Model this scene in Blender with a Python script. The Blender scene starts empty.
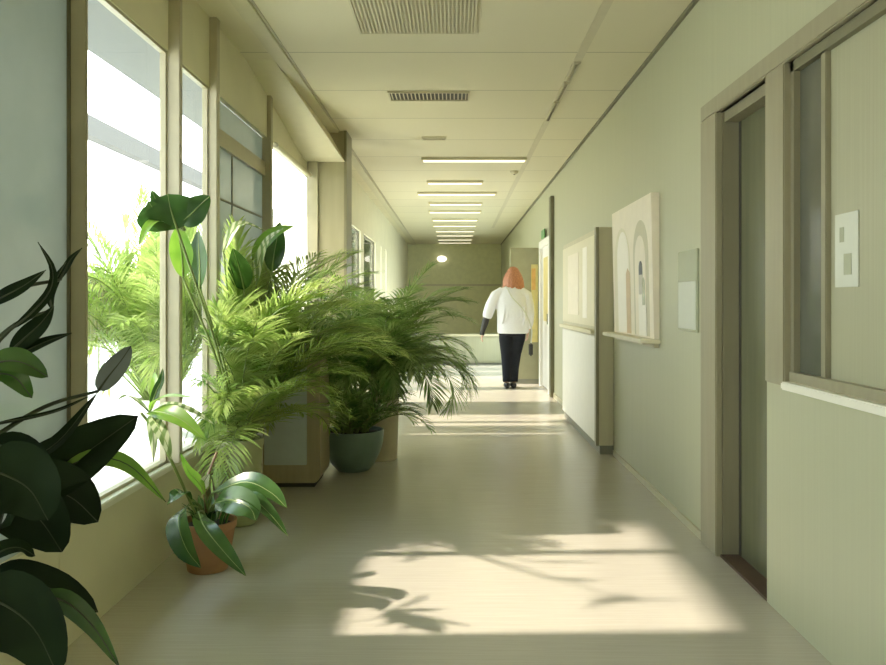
import bpy, bmesh, math, random
from mathutils import Vector, Matrix, noise
random.seed(7)
R = math.radians
scene = bpy.context.scene
COL = scene.collection
K = 1.2                      # depth scale: depth = K * (depth unit)
EYE = 1.22                   # camera height
CEIL = 2.81

def at(px, py, z):
    """a point of the place seen at px,py at depth unit z"""
    return Vector(((px-455)*z/700, z*K, EYE-(py-302)*z/700))

# ------------------------------------------------------------------ materials
MATS = {}
def nodes(name):
    m = bpy.data.materials.new(name); m.use_nodes = True
    nt = m.node_tree; b = nt.nodes['Principled BSDF']
    MATS[name] = m
    return m, nt, b
def ramp2(nt, fac, c0, c1, p0=0.3, p1=0.7):
    r = nt.nodes.new('ShaderNodeValToRGB'); r.color_ramp.elements[0].position = p0; r.color_ramp.elements[1].position = p1
    r.color_ramp.elements[0].color = (*c0, 1); r.color_ramp.elements[1].color = (*c1, 1)
    nt.links.new(fac, r.inputs[0]); return r.outputs[0]
def plain(name, col, rough=0.5, var=0.06, scale=(4, 4, 4), metal=0.0, bump=0.0, spec=0.5):
    m, nt, b = nodes(name)
    tc = nt.nodes.new('ShaderNodeTexCoord'); mp = nt.nodes.new('ShaderNodeMapping')
    mp.inputs['Scale'].default_value = scale
    nz = nt.nodes.new('ShaderNodeTexNoise'); nz.inputs['Scale'].default_value = 3; nz.inputs['Detail'].default_value = 4
    nt.links.new(tc.outputs['Object'], mp.inputs[0]); nt.links.new(mp.outputs[0], nz.inputs['Vector'])
    c0 = tuple(max(0, c*(1-var)) for c in col); c1 = tuple(min(1, c*(1+var)) for c in col)
    nt.links.new(ramp2(nt, nz.outputs[0], c0, c1), b.inputs['Base Color'])
    b.inputs['Roughness'].default_value = rough; b.inputs['Metallic'].default_value = metal
    b.inputs['Specular IOR Level'].default_value = spec
    if bump:
        bp = nt.nodes.new('ShaderNodeBump'); bp.inputs['Strength'].default_value = bump; bp.inputs['Distance'].default_value = 0.01
        nt.links.new(nz.outputs[0], bp.inputs['Height']); nt.links.new(bp.outputs[0], b.inputs['Normal'])
    return m
def emit(name, col, st):
    m, nt, b = nodes(name)
    b.inputs['Base Color'].default_value = (*col, 1)
    b.inputs['Emission Color'].default_value = (*col, 1); b.inputs['Emission Strength'].default_value = st
    return m
def leafmat(name, col, col2, trans=0.45, rough=0.35, stripes=False):
    m, nt, b = nodes(name)
    out = nt.nodes['Material Output']
    tc = nt.nodes.new('ShaderNodeTexCoord'); nz = nt.nodes.new('ShaderNodeTexNoise'); nz.inputs['Scale'].default_value = 9
    nt.links.new(tc.outputs['Object'], nz.inputs['Vector'])
    fac = nz.outputs[0]
    if stripes:
        wv = nt.nodes.new('ShaderNodeTexWave'); wv.inputs['Scale'].default_value = 10; wv.inputs['Distortion'].default_value = 3
        nt.links.new(tc.outputs['Object'], wv.inputs['Vector']); fac = wv.outputs[0]
    c = ramp2(nt, fac, col, col2)
    nt.links.new(c, b.inputs['Base Color']); b.inputs['Roughness'].default_value = rough
    tr = nt.nodes.new('ShaderNodeBsdfTranslucent'); mx = nt.nodes.new('ShaderNodeMixShader'); mx.inputs[0].default_value = trans
    hs = nt.nodes.new('ShaderNodeHueSaturation'); hs.inputs['Value'].default_value = 1.7; hs.inputs['Saturation'].default_value = 1.05
    nt.links.new(c, hs.inputs['Color']); nt.links.new(hs.outputs[0], tr.inputs['Color'])
    nt.links.new(b.outputs[0], mx.inputs[1]); nt.links.new(tr.outputs[0], mx.inputs[2]); nt.links.new(mx.outputs[0], out.inputs['Surface'])
    return m
def glassmat(name, tint, gloss=1.0):
    m, nt, b = nodes(name); out = nt.nodes['Material Output']
    tp = nt.nodes.new('ShaderNodeBsdfTransparent'); tp.inputs[0].default_value = (*tint, 1)
    gl = nt.nodes.new('ShaderNodeBsdfGlossy'); gl.inputs['Roughness'].default_value = 0.02
    fr = nt.nodes.new('ShaderNodeLayerWeight'); fr.inputs[0].default_value = 0.5
    pw = nt.nodes.new('ShaderNodeMath'); pw.operation = 'POWER'; pw.inputs[1].default_value = 5.0
    mu = nt.nodes.new('ShaderNodeMath'); mu.operation = 'MULTIPLY_ADD'; mu.inputs[1].default_value = 0.5*gloss; mu.inputs[2].default_value = 0.02
    mx = nt.nodes.new('ShaderNodeMixShader')
    nt.links.new(fr.outputs['Facing'], pw.inputs[0]); nt.links.new(pw.outputs[0], mu.inputs[0]); nt.links.new(mu.outputs[0], mx.inputs[0])
    nt.links.new(tp.outputs[0], mx.inputs[1]); nt.links.new(gl.outputs[0], mx.inputs[2]); nt.links.new(mx.outputs[0], out.inputs['Surface'])
    return m

WALL = (0.455, 0.46, 0.31)
plain('wall_sage', WALL, 0.42, 0.03, (3, 30, 0.25))
plain('return_olive', (0.34, 0.33, 0.2), 0.5, 0.05)
plain('soffit', (0.70, 0.65, 0.455), 0.55, 0.02)
plain('wall_left', (0.68, 0.645, 0.45), 0.5, 0.04, (1, 1, 1))
plain('wall_end', (0.70, 0.70, 0.42), 0.6, 0.05)
plain('frame_olive', (0.25, 0.23, 0.145), 0.4, 0.06, (8, 8, 0.6))
plain('frame_mid', (0.31, 0.285, 0.185), 0.4, 0.06, (8, 8, 0.6))
plain('frame_dark', (0.13, 0.12, 0.07), 0.45)
plain('frame_light', (0.55, 0.51, 0.34), 0.4, 0.05, (8, 8, 0.6))
plain('column_beige', (0.40, 0.365, 0.235), 0.5, 0.05, (8, 8, 0.6))
plain('mullion', (0.42, 0.38, 0.25), 0.4, 0.05)
plain('sill_white', (0.80, 0.78, 0.66), 0.4, 0.02)
plain('white_paint', (0.82, 0.81, 0.74), 0.5, 0.02)
plain('cream_panel', (0.74, 0.69, 0.5), 0.45, 0.04, (10, 10, 0.6))
plain('door_green', (0.13, 0.135, 0.075), 0.25, 0.08, (8, 8, 0.5))
plain('threshold', (0.09, 0.055, 0.035), 0.6)
leafmat('spandrel', (0.37, 0.415, 0.395), (0.39, 0.435, 0.415), 0.2, 0.12)
plain('dark_glass', (0.11, 0.115, 0.085), 0.12, 0.05)
plain('blind_beige', (0.37, 0.365, 0.24), 0.45, 0.06, (20, 60, 0.3))
plain('trim_dark', (0.18, 0.17, 0.10), 0.5)
plain('base_dark', (0.20, 0.20, 0.15), 0.5)
plain('vent_dark', (0.05, 0.045, 0.03), 0.6)
plain('vent_light', (0.60, 0.55, 0.38), 0.5, 0.03)
plain('housing', (0.62, 0.58, 0.40), 0.5, 0.03)
plain('teal_glaze', (0.16, 0.235, 0.19), 0.35, 0.07, bump=0.05)
plain('terracotta', (0.36, 0.19, 0.09), 0.7, 0.1, bump=0.08)
plain('olive_glaze', (0.34, 0.36, 0.18), 0.5, 0.06)
plain('beige_stone', (0.62, 0.54, 0.36), 0.6, 0.05)
plain('black_pot', (0.03, 0.03, 0.028), 0.5)
plain('soil', (0.035, 0.025, 0.015), 0.9, 0.3, (20, 20, 20), bump=0.6)
plain('cabinet_brown', (0.40, 0.33, 0.20), 0.4, 0.07, (10, 10, 0.7))
plain('cabinet_inset', (0.55, 0.60, 0.55), 0.2, 0.03)
plain('pale_green', (0.34, 0.34, 0.22), 0.5, 0.05, (12, 12, 0.4))
plain('poster_paper', (0.84, 0.77, 0.62), 0.5, 0.03)
plain('poster_tan', (0.62, 0.46, 0.27), 0.5, 0.06)
plain('poster_brown', (0.42, 0.30, 0.19), 0.5, 0.1)
plain('poster_white', (0.92, 0.88, 0.78), 0.5, 0.02)
plain('poster_grey', (0.50, 0.47, 0.40), 0.5, 0.08)
plain('poster_ink', (0.06, 0.07, 0.08), 0.5)
plain('poster_amber', (0.75, 0.45, 0.13), 0.5, 0.1)
plain('poster_yellow', (0.72, 0.62, 0.25), 0.5, 0.08)
plain('sign_green', (0.12, 0.30, 0.10), 0.5)
plain('notice_sheet', (0.58, 0.60, 0.50), 0.4, 0.02)
plain('acrylic', (0.40, 0.42, 0.30), 0.15, 0.03)
plain('ext_white', (0.85, 0.85, 0.82), 0.6, 0.02)
plain('ext_grey', (0.12, 0.13, 0.125), 0.7, 0.04); plain('ext_beam', (0.10, 0.10, 0.095), 0.7, 0.04)
plain('paving', (0.62, 0.60, 0.55), 0.8, 0.08)
plain('hedge', (0.035, 0.055, 0.02), 0.7, 0.4, (8, 8, 8))
plain('skin', (0.60, 0.38, 0.28), 0.5, 0.04)
plain('sweater', (0.76, 0.77, 0.78), 0.85, 0.04, (30, 30, 30), bump=0.2)
plain('trousers', (0.014, 0.016, 0.020), 0.8, 0.15, spec=0.2)
plain('shoe', (0.012, 0.012, 0.013), 0.45)
plain('glove', (0.035, 0.035, 0.03), 0.7)
plain('hair', (0.45, 0.19, 0.09), 0.5, 0.35, (60, 60, 8), bump=0.5)
plain('stem_green', (0.20, 0.27, 0.07), 0.5, 0.15)
plain('stem_brown', (0.25, 0.15, 0.08), 0.6, 0.15)
plain('bark', (0.13, 0.10, 0.06), 0.8, 0.2, bump=0.3)
leafmat('palm_bright', (0.18, 0.29, 0.06), (0.44, 0.51, 0.19), 0.45, 0.27)
leafmat('palm_mid', (0.10, 0.20, 0.05), (0.32, 0.42, 0.15), 0.42, 0.27)
leafmat('leaf_deep', (0.022, 0.065, 0.012), (0.055, 0.12, 0.025), 0.22, 0.25)
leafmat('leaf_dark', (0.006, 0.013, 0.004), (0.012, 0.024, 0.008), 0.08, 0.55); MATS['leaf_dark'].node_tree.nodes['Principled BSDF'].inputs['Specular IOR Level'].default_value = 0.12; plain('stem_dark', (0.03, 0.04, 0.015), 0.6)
leafmat('leaf_grey', (0.09, 0.11, 0.10), (0.13, 0.15, 0.14), 0.1, 0.4)
leafmat('leaf_fresh', (0.10, 0.23, 0.025), (0.20, 0.33, 0.05), 0.4, 0.3)
leafmat('leaf_striped', (0.16, 0.24, 0.08), (0.52, 0.55, 0.36), 0.3, 0.4, stripes=True)
leafmat('leaf_yellow', (0.30, 0.33, 0.06), (0.45, 0.42, 0.12), 0.35, 0.3)
leafmat('blind_white', (0.80, 0.79, 0.74), (0.84, 0.83, 0.78), 0.5, 0.7)
glassmat('window_glass', (0.96, 0.98, 0.97))
emit('lamp_bar', (1.0, 0.90, 0.70), 0.9)
emit('lamp_round', (1.0, 0.93, 0.8), 1.5)

def floor_mat():
    m, nt, b = nodes('floor_strips')
    tc = nt.nodes.new('ShaderNodeTexCoord')
    mp = nt.nodes.new('ShaderNodeMapping'); mp.inputs['Scale'].default_value = (0.9, 34, 1)
    nz = nt.nodes.new('ShaderNodeTexNoise'); nz.inputs['Scale'].default_value = 3.0; nz.inputs['Detail'].default_value = 6; nz.inputs['Roughness'].default_value = 0.65
    nt.links.new(tc.outputs['Object'], mp.inputs[0]); nt.links.new(mp.outputs[0], nz.inputs['Vector'])
    c = ramp2(nt, nz.outputs[0], (0.455, 0.42, 0.35), (0.535, 0.495, 0.415), 0.28, 0.72)
    nt.links.new(c, b.inputs['Base Color'])
    rr = nt.nodes.new('ShaderNodeMapRange'); rr.inputs['To Min'].default_value = 0.17; rr.inputs['To Max'].default_value = 0.30
    nt.links.new(nz.outputs[0], rr.inputs['Value']); nt.links.new(rr.outputs[0], b.inputs['Roughness'])
    bp = nt.nodes.new('ShaderNodeBump'); bp.inputs['Strength'].default_value = 0.06; bp.inputs['Distance'].default_value = 0.004
    nt.links.new(nz.outputs[0], bp.inputs['Height']); nt.links.new(bp.outputs[0], b.inputs['Normal'])
floor_mat()
def ceil_mat():
    m, nt, b = nodes('ceiling_tiles')
    tc = nt.nodes.new('ShaderNodeTexCoord')
    mp = nt.nodes.new('ShaderNodeMapping'); mp.inputs['Scale'].default_value = (1, 1, 1); mp.inputs['Location'].default_value = (6.0, -0.55, 0)
    br = nt.nodes.new('ShaderNodeTexBrick'); br.offset = 0.0; br.squash = 1.0
    br.inputs['Scale'].default_value = 1.0; br.inputs['Brick Width'].default_value = 12.0; br.inputs['Row Height'].default_value = 0.8*K
    br.inputs['Mortar Size'].default_value = 0.006; br.inputs['Mortar Smooth'].default_value = 0.2
    br.inputs['Color1'].default_value = (0.72, 0.67, 0.47, 1); br.inputs['Color2'].default_value = (0.69, 0.64, 0.45, 1)
    br.inputs['Mortar'].default_value = (0.34, 0.31, 0.19, 1)
    nt.links.new(tc.outputs['Object'], mp.inputs[0]); nt.links.new(mp.outputs[0], br.inputs['Vector'])
    nt.links.new(br.outputs['Color'], b.inputs['Base Color'])
    b.inputs['Roughness'].default_value = 0.55
    bp = nt.nodes.new('ShaderNodeBump'); bp.inputs['Strength'].default_value = 0.5; bp.inputs['Distance'].default_value = 0.006; bp.invert = True
    nt.links.new(br.outputs['Fac'], bp.inputs['Height']); nt.links.new(bp.outputs[0], b.inputs['Normal'])
ceil_mat()

# ------------------------------------------------------------------ helpers
def empty(name, loc=(0, 0, 0)):
    o = bpy.data.objects.new(name, None); o.empty_display_size = 0.1; o.location = loc; COL.objects.link(o); return o
def tag(o, label=None, cat=None, group=None, kind=None):
    if label: o['label'] = label
    if cat: o['category'] = cat
    if group: o['group'] = group
    if kind: o['kind'] = kind
    return o
class MB:
    def __init__(s): s.v = []; s.f = []; s.m = []; s.mi = 0
    def face(s, idx): s.f.append(tuple(idx)); s.m.append(s.mi)
    def add(s, vs, fs):
        o = len(s.v); s.v += [Vector(p) for p in vs]
        for f in fs: s.face([i+o for i in f])
    def box(s, x0, x1, y0, y1, z0, z1):
        s.add([(x0,y0,z0),(x1,y0,z0),(x1,y1,z0),(x0,y1,z0),(x0,y0,z1),(x1,y0,z1),(x1,y1,z1),(x0,y1,z1)],
              [(0,3,2,1),(4,5,6,7),(0,1,5,4),(1,2,6,5),(2,3,7,6),(3,0,4,7)])
        return s
    def prism(s, pts2, axis, a0, a1):
        n = len(pts2); mk = {'x': lambda p, a: (a, p[0], p[1]), 'y': lambda p, a: (p[0], a, p[1]), 'z': lambda p, a: (p[0], p[1], a)}[axis]
        s.add([mk(p, a0) for p in pts2]+[mk(p, a1) for p in pts2],
              [tuple(range(n-1, -1, -1)), tuple(range(n, 2*n))]+[(i, (i+1) % n, n+(i+1) % n, n+i) for i in range(n)])
        return s
    def lathe(s, prof, c=(0, 0, 0), n=40):
        vs = []; fs = []
        for r, z in prof:
            for k in range(n):
                a = 2*math.pi*k/n; vs.append((c[0]+r*math.cos(a), c[1]+r*math.sin(a), c[2]+z))
        for i in range(len(prof)-1):
            for k in range(n): fs.append((i*n+k, i*n+(k+1) % n, (i+1)*n+(k+1) % n, (i+1)*n+k))
        fs.append(tuple(range(n-1, -1, -1))); fs.append(tuple((len(prof)-1)*n+k for k in range(n)))
        s.add(vs, fs); return s
    def tube(s, pts, rad, n=8, flat=1.0, side=None):
        """tapering tube; flat scales the second axis"""
        pts = [Vector(p) for p in pts]; m = len(pts)
        if not isinstance(rad, (list, tuple)): rad = [rad]*m
        vs = []; fs = []; u = None
        for i, p in enumerate(pts):
            d = (pts[min(i+1, m-1)]-pts[max(i-1, 0)]).normalized()
            if u is None:
                u = Vector(side) if side else d.orthogonal()
            u = (u-d*u.dot(d)).normalized(); w = d.cross(u)
            r = rad[i]; ra, rb = r if isinstance(r, (tuple, list)) else (r, r*flat)
            for k in range(n):
                a = 2*math.pi*k/n; vs.append(p+u*ra*math.cos(a)+w*rb*math.sin(a))
        for i in range(m-1):
            for k in range(n): fs.append((i*n+k, i*n+(k+1) % n, (i+1)*n+(k+1) % n, (i+1)*n+k))
        fs.append(tuple(range(n-1, -1, -1))); fs.append(tuple((m-1)*n+k for k in range(n)))
        s.add(vs, fs); return s
    def ball(s, c, r, n=14, m=10):
        rx, ry, rz = r if isinstance(r, (tuple, list)) else (r, r, r)
        vs = []; fs = []
        for i in range(m+1):
            t = math.pi*min(max(i/m, 0.02), 0.98)
            for k in range(n):
                a = 2*math.pi*k/n
                vs.append((c[0]+rx*math.sin(t)*math.cos(a), c[1]+ry*math.sin(t)*math.sin(a), c[2]-rz*math.cos(t)))
        for i in range(m):
            for k in range(n): fs.append((i*n+k, i*n+(k+1) % n, (i+1)*n+(k+1) % n, (i+1)*n+k))
        fs.append(tuple(range(n-1, -1, -1))); fs.append(tuple(m*n+k for k in range(n)))
        s.add(vs, fs); return s
    def mesh(s, name, mats, smooth=False, bevel=0.0):
        me = bpy.data.meshes.new(name); me.from_pydata([tuple(v) for v in s.v], [], s.f)
        for mt in (mats if isinstance(mats, (list, tuple)) else [mats]): me.materials.append(MATS[mt])
        for p, mi in zip(me.polygons, s.m): p.material_index = mi
        if bevel:
            bm = bmesh.new(); bm.from_mesh(me)
            bmesh.ops.bevel(bm, geom=list(bm.edges), offset=bevel, segments=2, affect='EDGES', clamp_overlap=True)
            bm.to_mesh(me); bm.free()
        if smooth:
            for p in me.polygons: p.use_smooth = True
        me.update(); return me
    def build(s, name, mats, parent=None, smooth=False, bevel=0.0, auto=None):
        me = s.mesh(name, mats, smooth or auto is not None, bevel)
        if auto is not None:
            bm = bmesh.new(); bm.from_mesh(me)
            for e in bm.edges:
                if len(e.link_faces) == 2 and e.calc_face_angle(0) > auto: e.smooth = False
            bm.to_mesh(me); bm.free()
        o = bpy.data.objects.new(name, me); COL.objects.link(o)
        if parent:
            o.parent = parent; o.matrix_parent_inverse = Matrix.Translation(-Vector(parent.location))if parent.type == 'EMPTY' else Matrix()
        return o
def B(x0, x1, y0, y1, z0, z1): return MB().box(x0, x1, y0, y1, z0, z1)
def struct(name, mb, mat, parent=None, **k):
    o = mb.build(name, mat, parent, **k)
    if parent is None: o['kind'] = 'structure'
    return o
def remeshed(mb, name, mat, parent, voxel, smooth=6):
    me = mb.mesh(name, mat); o = bpy.data.objects.new(name, me); COL.objects.link(o)
    r = o.modifiers.new('r', 'REMESH'); r.mode = 'VOXEL'; r.voxel_size = voxel
    sm = o.modifiers.new('s', 'SMOOTH'); sm.iterations = smooth; sm.factor = 0.5
    dg = bpy.context.evaluated_depsgraph_get(); me2 = bpy.data.meshes.new_from_object(o.evaluated_get(dg))
    bpy.data.objects.remove(o); me2.materials.clear(); me2.materials.append(MATS[mat])
    for p in me2.polygons: p.use_smooth = True; p.material_index = 0
    o = bpy.data.objects.new(name, me2); COL.objects.link(o)
    if parent: o.parent = parent; o.matrix_parent_inverse = Matrix.Translation(-Vector(parent.location))
    return o

# ------------------------------------------------------------------ the corridor
XR = 1.27; XL = -1.37; Y0 = -2.2; YE = 19.2*K
def d(z): return z*K
struct('floor', B(-1.6, 1.75, Y0, YE+0.3, -0.12, 0.0), 'floor_strips')
struct('ceiling', B(-1.6, 1.75, Y0, YE+0.3, CEIL, CEIL+0.15), 'ceiling_tiles')
struct('wall_end', B(-1.6, 1.6, YE, YE+0.2, 0, CEIL), 'wall_end')
struct('wall_back', B(-1.6, 1.6, Y0-0.2, Y0, 0, CEIL), 'wall_sage')
# right wall with its openings
WT = XR+0.2
DH = 2.11
w = MB()
w.box(XR, WT, Y0, d(1.0), 0, CEIL)
w.box(XR, WT, d(1.0), d(2.72), 0, 0.90)
w.box(XR, WT, d(1.0), d(3.46), DH+0.02, CEIL)
w.box(XR, WT, d(2.72), d(2.85), 0, DH+0.02)
w.box(XR, WT, d(3.46), d(9.25), 0, CEIL)
w.box(XR, WT, d(9.25), d(10.3), 2.05, CEIL)
w.box(XR, WT, d(10.3), d(11.0), 0, CEIL)
w.box(XR, WT, d(11.0), d(16.2), 0, 0.3).box(XR, WT, d(11.0), d(16.2), 2.05, CEIL)  # added opening, cut to let daylight reach the corridor's end
w.box(XR, WT, d(16.2), YE, 0, CEIL)
struct('wall_right', w, 'wall_sage')
# left side: low wall, header, posts
lw = MB()
for a, b_ in ((Y0, d(1.0)), (d(1.0)+0.006, d(2.42)), (d(2.42)+0.006, d(6.5))):
    lw.box(XL-0.12, XL, a, b_, 0.0, 0.42)
struct('wall_left', lw, 'wall_left')
struct('trim_1', B(XL-0.10, XL+0.025, d(2.53), d(6.5), 0.42, 0.45), 'sill_white', bevel=0.004)
hd = MB()
for a, b_ in ((Y0, d(2.52)), (d(2.52)+0.004, d(3.42)), (d(3.42)+0.004, d(4.02)), (d(4.02)+0.004, d(5.2)), (d(5.2)+0.004, d(6.5))):
    hd.box(XL-0.03, XL, a, b_, 2.42, CEIL)
struct('wall_left_header', hd, 'wall_left')
post = MB()
for a, b_, out in ((2.515, 2.53, 0.045), (3.345, 3.38, 0.055), (3.905, 3.955, 0.042), (5.10, 5.15, 0.03)):
    post.box(XL-0.04, XL+out, d(a), d(b_), 0.45, CEIL)
struct('trim_2', post, 'mullion', bevel=0.004)
# spandrel panels (opaque grey glazing)
sp = struct('window_1', B(XL-0.06, XL-0.02, d(1.05), d(2.508), 0.42, CEIL-0.01), 'spandrel')
struct('trim_3', B(XL-0.05, XL-0.010, d(2.505), d(2.517), 0.42, CEIL), 'frame_dark')
w3 = struct('window_4', B(XL-0.06, XL-0.035, d(3.955), d(5.10), 0.45, 2.42), 'spandrel')
MB().box(XL-0.045, XL-0.012, d(3.955), d(5.10), 2.14, 2.24).build('rail', 'mullion', w3)
MB().box(XL-0.036, XL-0.030, d(4.40), d(4.415), 0.45, 2.14).box(XL-0.036, XL-0.030, d(3.955), d(5.10), 1.83, 1.842).build('seam', 'trim_dark', w3)
def window(n, x, y0, y1, z0, z1, bar=0.03, fm='mullion'):
    f = MB(); t0, t1 = x-0.036, x-0.008
    f.box(t0, t1, y0, y1, z0, z0+bar).box(t0, t1, y0, y1, z1-bar, z1).box(t0, t1, y0, y0+bar, z0+bar, z1-bar).box(t0, t1, y1-bar, y1, z0+bar, z1-bar)
    o = struct('window_%d' % n, f, fm)
    B(x-0.026, x-0.020, y0+bar, y1-bar, z0+bar, z1-bar).build('pane', 'window_glass', o)
    return o
window(2, XL, d(2.53), d(3.345), 0.45, 2.42, 0.014)
window(3, XL, d(3.38), d(3.905), 0.45, 2.42, 0.014)
window(5, XL, d(5.15), d(6.5), 0.45, 2.42, 0.02)
window(6, XL, Y0+0.5, d(1.0), 0.45, 2.42, 0.03)
struct('wall_left_back', B(XL-0.12, XL, Y0, Y0+0.5, 0.42, 2.42), 'wall_left')
# white roller blind in the alcove window
bl = empty('roller_blind', (XL+0.015, d(5.7), 2.36)); tag(bl, 'white roller blind drawn down over the bright window next to the square column', 'blind')
B(XL+0.010, XL+0.014, d(5.24), d(6.42), 0.62, 2.36).build('fabric', 'blind_white', bl)
MB().tube([(XL+0.03, d(5.22), 2.39), (XL+0.03, d(6.44), 2.39)], 0.022, 14).build('roller', 'housing', bl, auto=0.6)
MB().box(XL+0.004, XL+0.020, d(5.24), d(6.42), 0.60, 0.625).build('bottom_bar', 'housing', bl)
# column and bulkhead, then the far left wall with its deep-set windows
struct('wall_column', B(-1.49, -1.02, d(6.5), d(6.8), 0, CEIL), 'column_beige')
struct('trim_4', B(-1.03, -1.005, d(6.49), d(6.81), 0, CEIL), 'frame_olive')
struct('trim_11', B(-1.36, -1.27, d(6.47), d(6.5), 0, CEIL), 'mullion')
bk = MB(); zc = CEIL+0.02
bk.add([(XL, d(4.6), CEIL), (-1.19, d(4.6), CEIL), (-1.02, d(6.3), 2.52), (XL, d(6.3), 2.52), (-1.02, d(6.5), 2.52), (XL, d(6.5), 2.52), (-1.19, d(6.5), zc), (XL, d(6.5), zc), (-1.19, d(4.6), zc), (XL, d(4.6), zc)],
       [(0, 1, 2, 3), (3, 2, 4, 5), (5, 4, 6, 7), (7, 6, 8, 9), (9, 8, 1, 0), (1, 8, 6, 4, 2), (0, 3, 5, 7, 9)])
struct('ceiling_bulkhead', bk, 'soffit')
XF = -1.30
wins = [(6.84, 7.04), (7.10, 7.56), (8.5, 9.68), (9.98, 11.5), (12.2, 12.4), (13.0, 13.3)]
wl = MB(); prev = d(6.8)
for a, b_ in wins:
    wl.box(XF-0.03, XF, prev, d(a), 0, CEIL); prev = d(b_)
    wl.box(XF-0.03, XF, d(a), d(b_), 0, 0.42); wl.box(XF-0.03, XF, d(a), d(b_), 2.2, CEIL)
wl.box(XF-0.03, XF, prev, YE, 0, CEIL)
struct('wall_left_far', wl, 'wall_left')
for i, (a, b_) in enumerate(wins): window(7+i, XF-0.03, d(a), d(b_), 0.42, 2.2, 0.02, 'frame_dark')
window(14, WT, d(11.0), d(16.2), 0.3, 2.05, 0.03, 'frame_olive')  # added unseen window that brings daylight to the far end
# ceiling strips
struct('trim_5', B(-1.18, -1.08, Y0, YE, CEIL-0.018, CEIL), 'housing', bevel=0.004)
struct('trim_6', B(-1.074, -1.064, Y0, YE, CEIL-0.006, CEIL), 'mullion')
struct('trim_7', B(XR-0.02, XR, Y0, YE, CEIL-0.022, CEIL), 'trim_dark')
struct('trim_8', B(0.78, 0.835, Y0, d(15), CEIL-0.004, CEIL), 'vent_light')
# far end: screen wall, low unit, wall line
struct('wall_return', B(0.83, XR, d(10.45), d(10.6), 0, 2.03), 'return_olive')
struct('baseboard_return', B(0.82, XR, d(10.45)-0.012, d(10.45), 0, 0.07), 'base_dark')
struct('trim_9', B(-1.3, 1.27, YE-0.05, YE, 1.66, 1.71), 'frame_light')
struct('trim_10', B(XR-0.05, XR, d(8.95), d(9.1), 0, 2.58), 'trim_dark', bevel=0.006)
struct('baseboard_right', MB().box(XR-0.012, XR, d(3.58), d(5.58), 0, 0.04).box(XR-0.012, XR, d(7.5), d(8.95), 0, 0.06), 'frame_light')
lu = empty('low_cabinet', (-0.2, d(13.7), 0)); tag(lu, 'long low pale green cabinet at the far end of the corridor', 'cabinet')
B(-1.29, 0.95, d(13.6), d(13.95), 0.04, 0.55).build('body', 'pale_green', lu)
B(-1.295, 0.96, d(13.58), d(13.96), 0.55, 0.585).build('top', 'frame_light', lu, bevel=0.004)
B(-1.27, 0.93, d(13.63), d(13.93), 0.0, 0.04).build('plinth', 'base_dark', lu)
for k in range(3):
    B(-1.28+k*0.74, -0.56+k*0.74, d(13.6)-0.015, d(13.6), 0.07, 0.53).build('door', 'pale_green', lu, bevel=0.004)

# ------------------------------------------------------------------ door and reception window on the right
dr = empty('door_1', (XR, d(3.1), 0)); dr['kind'] = 'structure'
CX = XR-0.022
c = MB()
c.box(CX, XR+0.012, d(3.352), d(3.56), 0, DH+0.02)
c.build('door_frame', 'frame_mid', dr, bevel=0.005)
B(XR+0.012, XR+0.1, d(3.35), d(3.44), 0, DH+0.02).build('jamb', 'frame_olive', dr)
B(CX, XR+0.1, d(2.66), d(2.82), 0.90, DH+0.02).build('door_frame', 'frame_mid', dr, bevel=0.005)
B(CX, XR+0.1, d(0.95), d(3.56), DH+0.02, DH+0.10).build('head_casing', 'frame_mid', dr, bevel=0.005)
B(XR+0.02, XR+0.1, d(2.82), d(3.35), DH-0.03, DH+0.02).build('head_stop', 'frame_olive', dr)
B(XR+0.09, XR+0.13, d(2.83), d(3.345), 0.012, DH-0.03).build('door_leaf', 'door_green', dr)
B(XR+0.086, XR+0.09, d(3.325), d(3.345), 0.012, DH-0.03).build('shadow_gap', 'vent_dark', dr)
B(XR+0.0, XR+0.13, d(2.85), d(3.35), 0.0, 0.012).build('threshold', 'threshold', dr)
rw = empty('window_13', (XR, d(1.8), 0.9)); rw['kind'] = 'structure'
B(CX-0.012, XR+0.10, d(0.98), d(2.66), 0.888, 0.918).build('sill', 'sill_white', rw, bevel=0.005)
B(XR, XR+0.10, d(0.98), d(2.66), 0.918, 0.955).build('bottom_rail', 'frame_mid', rw)
B(XR+0.030, XR+0.040, d(2.45), d(2.66), 0.955, DH+0.02).build('side_pane', 'dark_glass', rw)
B(XR+0.005, XR+0.03, d(2.635), d(2.66), 0.955, DH+0.02).build('jamb', 'frame_olive', rw)
B(XR+0.012, XR+0.05, d(2.42), d(2.455), 0.955, DH-0.02).build('mullion', 'frame_olive', rw, bevel=0.004)
B(XR+0.03, XR+0.045, d(0.98), d(2.42), 0.955, DH-0.02).build('blind_pane', 'blind_beige', rw)
B(XR+0.005, XR+0.08, d(0.98), d(2.66), DH-0.02, DH+0.02).build('track', 'trim_dark', rw)
sh = B(XR+0.025, XR+0.029, d(2.25), d(2.385), 1.27, 1.515).build('paper_sheet', 'notice_sheet'); tag(sh, 'pale paper sheet stuck on the beige pane of the reception window', 'sheet')
MB().box(XR+0.0235, XR+0.025, d(2.33), d(2.355), 1.42, 1.47).build('print', 'acrylic', sh)
B(XR+0.0235, XR+0.025, d(2.285), d(2.33), 1.31, 1.38).build('print', 'acrylic', sh)
# notice in an acrylic holder beside the door frame
nt_ = empty('notice_holder', (XR, d(3.78), 1.06)); tag(nt_, 'clear sign holder with a white sheet on the wall beside the door frame', 'sign')
B(XR-0.012, XR, d(3.64), d(3.95), 1.06, 1.50).build('holder', 'acrylic', nt_, bevel=0.003)
B(XR-0.015, XR-0.012, d(3.655), d(3.935), 1.075, 1.33).build('sheet', 'notice_sheet', nt_)

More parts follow.
